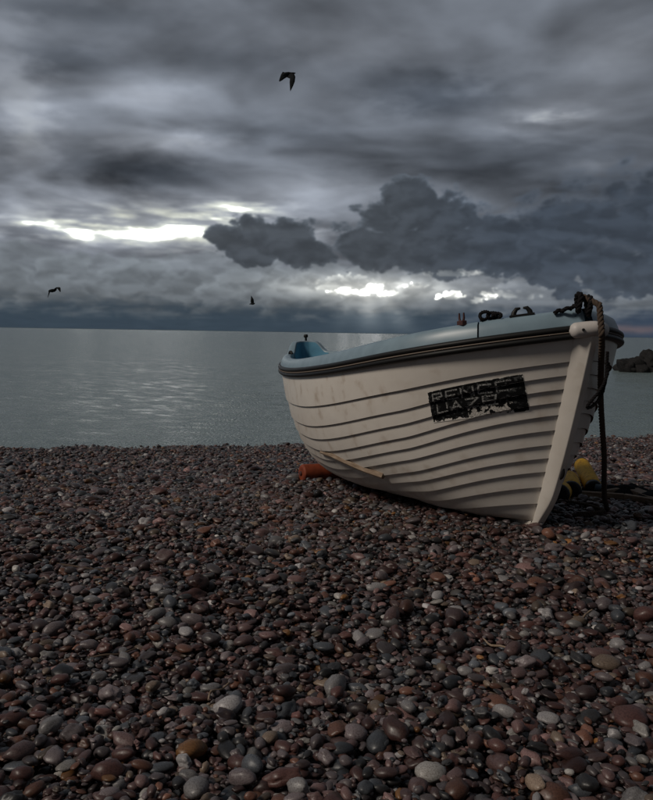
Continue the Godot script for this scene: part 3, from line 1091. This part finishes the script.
# ---------------------------------------------------------------- groyne
func stone_mesh(seed_: int, sub: int, rough: float, cut: float) -> ArrayMesh:
	# subdivided octahedron pushed about by noise and shaved by a few planes
	var vs: Array[Vector3] = [Vector3.UP, Vector3.DOWN, Vector3.LEFT, Vector3.RIGHT, Vector3.FORWARD, Vector3.BACK]
	var fs := [[0, 3, 5], [0, 5, 2], [0, 2, 4], [0, 4, 3], [1, 5, 3], [1, 2, 5], [1, 4, 2], [1, 3, 4]]
	for k in sub:
		var mid := {}
		var nf := []
		for f in fs:
			var m := []
			for e in [[f[0], f[1]], [f[1], f[2]], [f[2], f[0]]]:
				var key := Vector2i(mini(e[0], e[1]), maxi(e[0], e[1]))
				if not mid.has(key):
					mid[key] = vs.size()
					vs.append((vs[e[0]] + vs[e[1]]).normalized())
				m.append(mid[key])
			nf.append_array([[f[0], m[0], m[2]], [m[0], f[1], m[1]], [m[2], m[1], f[2]], [m[0], m[1], m[2]]])
		fs = nf
	var r := RandomNumberGenerator.new()
	r.seed = seed_
	var n := FastNoiseLite.new(); n.seed = seed_; n.frequency = 0.75; n.fractal_octaves = 2
	var planes := []
	for k in 5:
		planes.append([Vector3(r.randf_range(-1, 1), r.randf_range(-1, 1), r.randf_range(-1, 1)).normalized(), r.randf_range(0.78, 0.96)])
	var mb := Mb.new()
	for p in vs:
		var q := p * (1.0 + n.get_noise_3dv(p) * rough)
		for pl in planes:
			var dd: float = q.dot(pl[0]) - pl[1]
			if dd > 0.0: q -= pl[0] * dd * cut
		mb.v.append(q)
		mb.uv.append(Vector2(p.x, p.z))
	for f in fs:
		mb.ix.append_array(PackedInt32Array([f[0], f[1], f[2]]))
	return mb.commit()

func build_groyne() -> void:
	var base := Vector3(19.0, 0.0, -48.0)
	var g := thing("rock_groyne", "dark rock groyne running out into the sea", "groyne", base)
	var r := RandomNumberGenerator.new()
	r.seed = 303
	var ms := []
	for k in 5: ms.append(stone_mesh(900 + k, 3, 0.55, 0.95))
	for i in 110:
		var t := r.randf()
		var x := -0.6 + t * 15.0
		var row := r.randf_range(-1.3, 1.3)
		var top := (1.35 + 0.12 * sin(t * 20.0)) * (0.25 + 0.75 * sstep(-1.4, 0.6, x))
		var o := put("rock", ms[i % 5], M.rock, g)
		var y := r.randf_range(-0.3, top - 0.45) * (1.0 - absf(row) * 0.35)
		o.transform = Transform3D(Basis.from_euler(Vector3(r.randf() * TAU, r.randf() * TAU, r.randf() * TAU)).scaled_local(Vector3(r.randf_range(0.5, 0.85), r.randf_range(0.4, 0.6), r.randf_range(0.45, 0.7))), Vector3(x, y, row))

# ---------------------------------------------------------------- gulls
func loft_wing(mb: Mb, sec: Array) -> void:
	# sec: [centre, half chord vector, half thickness]
	var rows := []
	for s in sec:
		var c: Vector3 = s[0]
		var h: Vector3 = s[1]
		var t := h.cross(Vector3(0.12, 0.2, 1).normalized()).normalized() * 0.0 + Vector3(0, 0, 1) * float(s[2])
		rows.append([c - h, c - h * 0.5 + t, c + h * 0.4 + t * 0.9, c + h, c + h * 0.4 - t * 0.6, c - h * 0.5 - t * 0.6])
	mb.grid(rows, true)
	mb.fan(rows[0], true)
	mb.fan(rows[-1])

func gull(at: Vector3, px: float, body: Array, wings: Array, label: String) -> void:
	# silhouette points in picture pixels (right, up) turned to metres; depth given as a third number
	var mb := Mb.new()
	var path := []
	var rad := []
	for b in body:
		path.append(Vector3(b[0], b[1], b[2]) * px)
		rad.append(b[3] * px * 1.2)
	mb.tube(path, rad, 10)
	for w in wings:
		var sec := []
		for s in w:
			sec.append([Vector3(s[0], s[1], s[2]) * px, Vector3(s[3], s[4], s[5]) * px * 1.25, s[6] * px * 1.3])
		loft_wing(mb, sec)
	var o := put("seagull", mb.commit(), M.gull)
	o.position = at
	tag(o, label, "bird", "gulls over the sea")

func build_gulls() -> void:
	var d := 45.0
	var px := d / 770.0
	# high gull, wings bent, one wing pointing down
	gull(Vector3(-2.52, EYE + 14.45, -d), px * 1.06,
		[[-4.2, -0.6, 3.0, 0.15], [-3.0, 0.0, 2.6, 0.8], [-1.0, 1.0, 1.2, 1.5], [1.2, 1.6, 0, 1.5], [3.4, 2.2, -1.0, 1.0], [5.8, 2.8, -1.8, 0.75], [7.6, 3.1, -2.2, 0.2]],
		[[[0.5, 1.2, 0, 2.2, 1.2, 0, 0.7], [3.4, -0.6, 2.0, 2.4, 1.4, 0, 0.5], [5.2, -3.0, 4.0, 2.0, 0.7, 0, 0.35], [4.9, -7.0, 5.0, 1.9, 0.2, 0, 0.25], [4.3, -11.0, 5.4, 1.2, 0.2, 0, 0.15], [3.4, -15.2, 5.6, 0.2, 0.1, 0, 0.05]],
		 [[-0.5, 1.4, 0, 1.8, -1.4, 0, 0.7], [-2.4, 2.0, -3.0, 1.6, -1.9, 0, 0.5], [-4.6, 0.9, -6.0, 1.2, -1.5, 0, 0.35], [-6.2, -0.6, -8.0, 0.8, -1.0, 0, 0.25], [-7.8, -2.2, -9.0, 0.25, -0.3, 0, 0.08]]],
		"dark gull high in the sky with one long wing hanging down")
	# low gull gliding to the left
	gull(Vector3(-15.95, EYE + 2.16, -d), px,
		[[-4.2, -0.6, 2.0, 0.2], [-3.0, -0.2, 1.6, 1.0], [-1.0, 0.1, 0.6, 1.45], [1.2, 0.6, -0.6, 1.2], [3.0, 1.4, -1.6, 0.3]],
		[[[1.0, 0.7, 0, 1.5, 0.2, 0, 0.5], [3.4, 2.6, 1.5, 1.4, 0.3, 0, 0.4], [5.6, 3.6, 2.5, 1.3, 0.1, 0, 0.3], [7.2, 2.2, 3.5, 1.1, 0.6, 0, 0.2], [8.6, -1.0, 4.0, 0.3, 0.2, 0, 0.06]],
		 [[-1.5, 0.3, 0, 1.3, 0.2, 0, 0.5], [-4.2, -0.4, -2.0, 0.9, 0.5, 0, 0.3], [-5.6, -2.6, -4.0, 0.6, 0.4, 0, 0.2], [-7.4, -6.4, -5.5, 0.15, 0.1, 0, 0.05]]],
		"dark gull gliding low with both wings arched")
	# far gull with a raised wing
	gull(Vector3(-4.40, EYE + 1.60, -d), px,
		[[-3.2, -0.3, 0, 0.12], [-1.6, -0.1, 0, 0.5], [0.2, 0.1, 0, 0.95], [1.6, 0.2, 0, 0.8], [2.6, 0.7, 0, 0.3]],
		[[[0.2, 0.2, 0, 1.2, 0, 0, 0.5], [0.1, 2.6, 1.0, 1.35, 0.1, 0, 0.4], [0.1, 4.8, 1.6, 1.1, -0.2, 0, 0.25], [-0.3, 6.6, 2.0, 0.6, -0.4, 0, 0.15], [-0.9, 7.9, 2.2, 0.15, -0.1, 0, 0.05]],
		 [[0.0, 0.1, 0, 1.1, 0, 0, 0.4], [-0.3, 1.4, -2.0, 0.9, 0.2, 0, 0.3], [-0.8, 2.2, -4.0, 0.3, 0.1, 0, 0.1]]],
		"small dark gull low over the sea with wings raised upright")

# ---------------------------------------------------------------- shingle
# linear base colours of the stones, share, words
var TONES := [
	[Vector3(0.078, 0.036, 0.031), 0.18, "dark maroon"], [Vector3(0.092, 0.058, 0.056), 0.14, "purple brown"], [Vector3(0.162, 0.097, 0.092), 0.085, "dusty pink"], [Vector3(0.130, 0.108, 0.112), 0.17, "mauve grey"],
	[Vector3(0.081, 0.090, 0.103), 0.10, "slate blue"], [Vector3(0.033, 0.032, 0.033), 0.10, "charcoal"], [Vector3(0.135, 0.062, 0.041), 0.07, "terracotta"],
	[Vector3(0.173, 0.130, 0.097), 0.045, "tan"], [Vector3(0.238, 0.230, 0.232), 0.075, "pale grey"], [Vector3(0.313, 0.302, 0.286), 0.022, "white"], [Vector3(0.173, 0.081, 0.027), 0.010, "rusty orange"],
]
const CELL := 0.013

func build_shingle() -> void:
	var r := RandomNumberGenerator.new()
	r.seed = 777
	var x0 := -8.6
	var z0 := -18.4
	var nx := int(18.4 / CELL)
	var nz := int(18.2 / CELL)
	var H := PackedFloat32Array()
	H.resize(nx * nz)
	H.fill(-9.0)
	var variants := 10
	var ms := []
	for k in variants: ms.append(stone_mesh(100 + k * 7, 2 if k < 6 else 3, 0.22 if k % 3 else 0.42, 0.70 if k % 4 else 0.97))
	var small := []
	for k in 4: small.append(stone_mesh(300 + k * 3, 1, 0.2, 0.6))
	var tm := mat("pebble", Color.WHITE, 0.62, 0.5)
	tm.vertex_color_use_as_albedo = true
	var ptex := noise_tex(71, 0.02, 5, Color(0.42, 0.40, 0.38), Color(1, 1, 1), 512, false, 1, [[0.34, Color(0.74, 0.72, 0.71)], [0.5, Color(0.86, 0.85, 0.85)], [0.66, Color(0.93, 0.93, 0.93)]])
	tm.albedo_texture = ptex
	tm.uv1_triplanar = true
	tm.uv1_scale = Vector3(0.6, 0.6, 0.6)
	var rtex := noise_tex(72, 0.03, 4, Color(0.40, 0.40, 0.40), Color(1, 1, 1), 256)
	tm.roughness_texture = rtex
	var xf := []
	var cols := []
	var big := []           # [apparent size, variant, transform, tone, brightness, long/flat]
	for k in variants + 4:
		xf.append([]); cols.append([])
	var total := 0
	for layer in 2:
		var d := 1.0
		while d < 17.6:
			var dd := 0.10
			var halfw := 0.44 * d + 0.9
			var fq := lerpf(2.5, 0.9, sstep(4.5, 9.0, d))
			var count := int(fq * 2.0 * halfw * dd * (1250.0 if layer == 0 else (1250.0 if d < 8.0 else 500.0)))
			for i in count:
				# half length in metres: fine shingle on the upper beach, coarser stones by the water
				var size := (0.0096 if d + r.randf() * 3.5 < 8.0 else 0.0152) * exp(r.randfn(0.0, 0.42))
				if r.randf() < 0.035: size *= 1.7
				size = clampf(size, 0.0048, 0.045)
				var bx := 0.0
				var bz := 0.0
				var by := 99.0
				var yaw := r.randf() * TAU
				var sa := size * r.randf_range(1.0, 1.4)
				var sb := size * r.randf_range(0.72, 1.0)
				var sc := size * r.randf_range(0.36, 0.8)
				var cy := cos(yaw)
				var sy := sin(yaw)
				for cand in (1 if layer == 0 else 3):
					var x := r.randf_range(-halfw, halfw)
					var z := -(d + r.randf() * dd)
					if -z > shore(x) + 0.7: continue
					var gx := int((x - x0) / CELL)
					var gz := int((z - z0) / CELL)
					if gx < 6 or gz < 6 or gx >= nx - 6 or gz >= nz - 6: continue
					var hg := ground(x, z)
					var top := -9.0
					var sum := 0.0
					for k in 9:
						var hx := x
						var hz := z
						var bot := sc
						if k > 0:
							var a := (k - 1) * TAU / 8.0
							var ex := cos(a) * sa * 0.68
							var ez := sin(a) * sb * 0.68
							hx += ex * cy - ez * sy
							hz += ex * sy + ez * cy
							bot = sc * 0.73
						var h := H[int((hz - z0) / CELL) * nx + int((hx - x0) / CELL)]
						if h < hg - 0.004: h = hg - 0.004
						sum += h + bot
						top = maxf(top, h + bot)
					var y := lerpf(sum / 9.0, top, 0.6)
					if y - hg < by:
						by = y - hg
						bx = x
						bz = z
				if by > 90.0: continue
				if by > 0.075 and r.randf() < 0.8: continue
				var yc := by + ground(bx, bz)
				# keep the boat's foot and gear clear of stones that would stand inside them
				var ax := int((sa) / CELL) + 1
				var cgx := int((bx - x0) / CELL)
				var cgz := int((bz - z0) / CELL)
				for jz in range(-ax, ax + 1):
					for jx in range(-ax, ax + 1):
						var ex := jx * CELL
						var ez := jz * CELL
						var lu := (ex * cy + ez * sy) / sa
						var lv := (-ex * sy + ez * cy) / sb
						var rr := lu * lu + lv * lv
						if rr < 1.0:
							var at := (cgz + jz) * nx + cgx + jx
							H[at] = maxf(H[at], yc + sc * sqrt(1.0 - rr) * 0.96)
				# tone
				var pick := r.randf()
				var ti := 0
				while ti < 10 and pick > TONES[ti][1]:
					pick -= TONES[ti][1]; ti += 1
				var br := exp(r.randfn(0.0, 0.42))
				var vi := r.randi() % variants
				if size < 0.0075 or d > 8.0: vi = variants + r.randi() % 4
				var basis := Basis(Vector3.UP, -yaw) * Basis.from_euler(Vector3(r.randfn(0, 0.16), 0, r.randfn(0, 0.16))) * Basis(Vector3.UP, 0.0).scaled(Vector3(sa, sc, sb))
				var t := Transform3D(basis, Vector3(bx, yc, bz))
				var c: Vector3 = TONES[ti][0] * br
				var infr := absf(bx) < 0.40 * -bz and -bz > 1.55 and -bz < 4.5
				if infr and layer == 1 and sa / -bz > 0.0062:
					big.append([sa * sqrt(sb * sa) / (bz * bz) / maxf(sa, 0.001), vi, t, ti, c, sa / sb])
				else:
					xf[vi].append(t); cols[vi].append(Color(c.x, c.y, c.z))
				total += 1
			d += dd
	# the stones that show largest stand alone, the rest is one mass
	big.sort_custom(func(p, q): return p[0] > q[0])
	while big.size() > 300:
		var e = big.pop_back()
		xf[e[1]].append(e[2]); cols[e[1]].append(Color(e[4].x, e[4].y, e[4].z))
	for e in big:                       # every stone has a colour of its own, drawn at random wherever it lies
		var own: float = e[4].x / TONES[e[3]][0].x
		var depth_word := "deep" if own < 0.8 else ("plain" if own < 1.2 else "pale")
		var pm := mat("pebble_stone", srgb(e[4].x, e[4].y, e[4].z), 0.62, 0.5)
		pm.albedo_texture = ptex; pm.uv1_triplanar = true; pm.uv1_scale = tm.uv1_scale; pm.roughness_texture = rtex
		var o := put("pebble", ms[e[1] % variants], pm)
		o.transform = e[2]
		var form := "long oval" if e[5] > 1.55 else ("oval" if e[5] > 1.25 else "rounded")
		tag(o, "%s %s pebble %slying on top of the foreground shingle" % [depth_word, TONES[e[3]][2], "of %s shape " % form], "pebble", "%s %s %s foreground pebbles" % [depth_word, TONES[e[3]][2], form])
	var sh := thing("shingle", "dark red and grey shingle covering the whole beach", "shingle")
	sh.set_meta("kind", "stuff")
	for k in variants + 4:
		if xf[k].is_empty(): continue
		var mm := MultiMesh.new()
		mm.transform_format = MultiMesh.TRANSFORM_3D
		mm.use_colors = true
		mm.mesh = ms[k] if k < variants else small[k - variants]
		mm.instance_count = xf[k].size()
		for i in xf[k].size():
			mm.set_instance_transform(i, xf[k][i])
			mm.set_instance_color(i, cols[k][i])
		var mi := MultiMeshInstance3D.new()
		mi.name = "pebble_mass"
		mi.multimesh = mm
		mi.material_override = tm
		mi.set_meta("kind", "stuff")
		sh.add_child(mi, true)
	print("stones ", total, " single ", big.size())
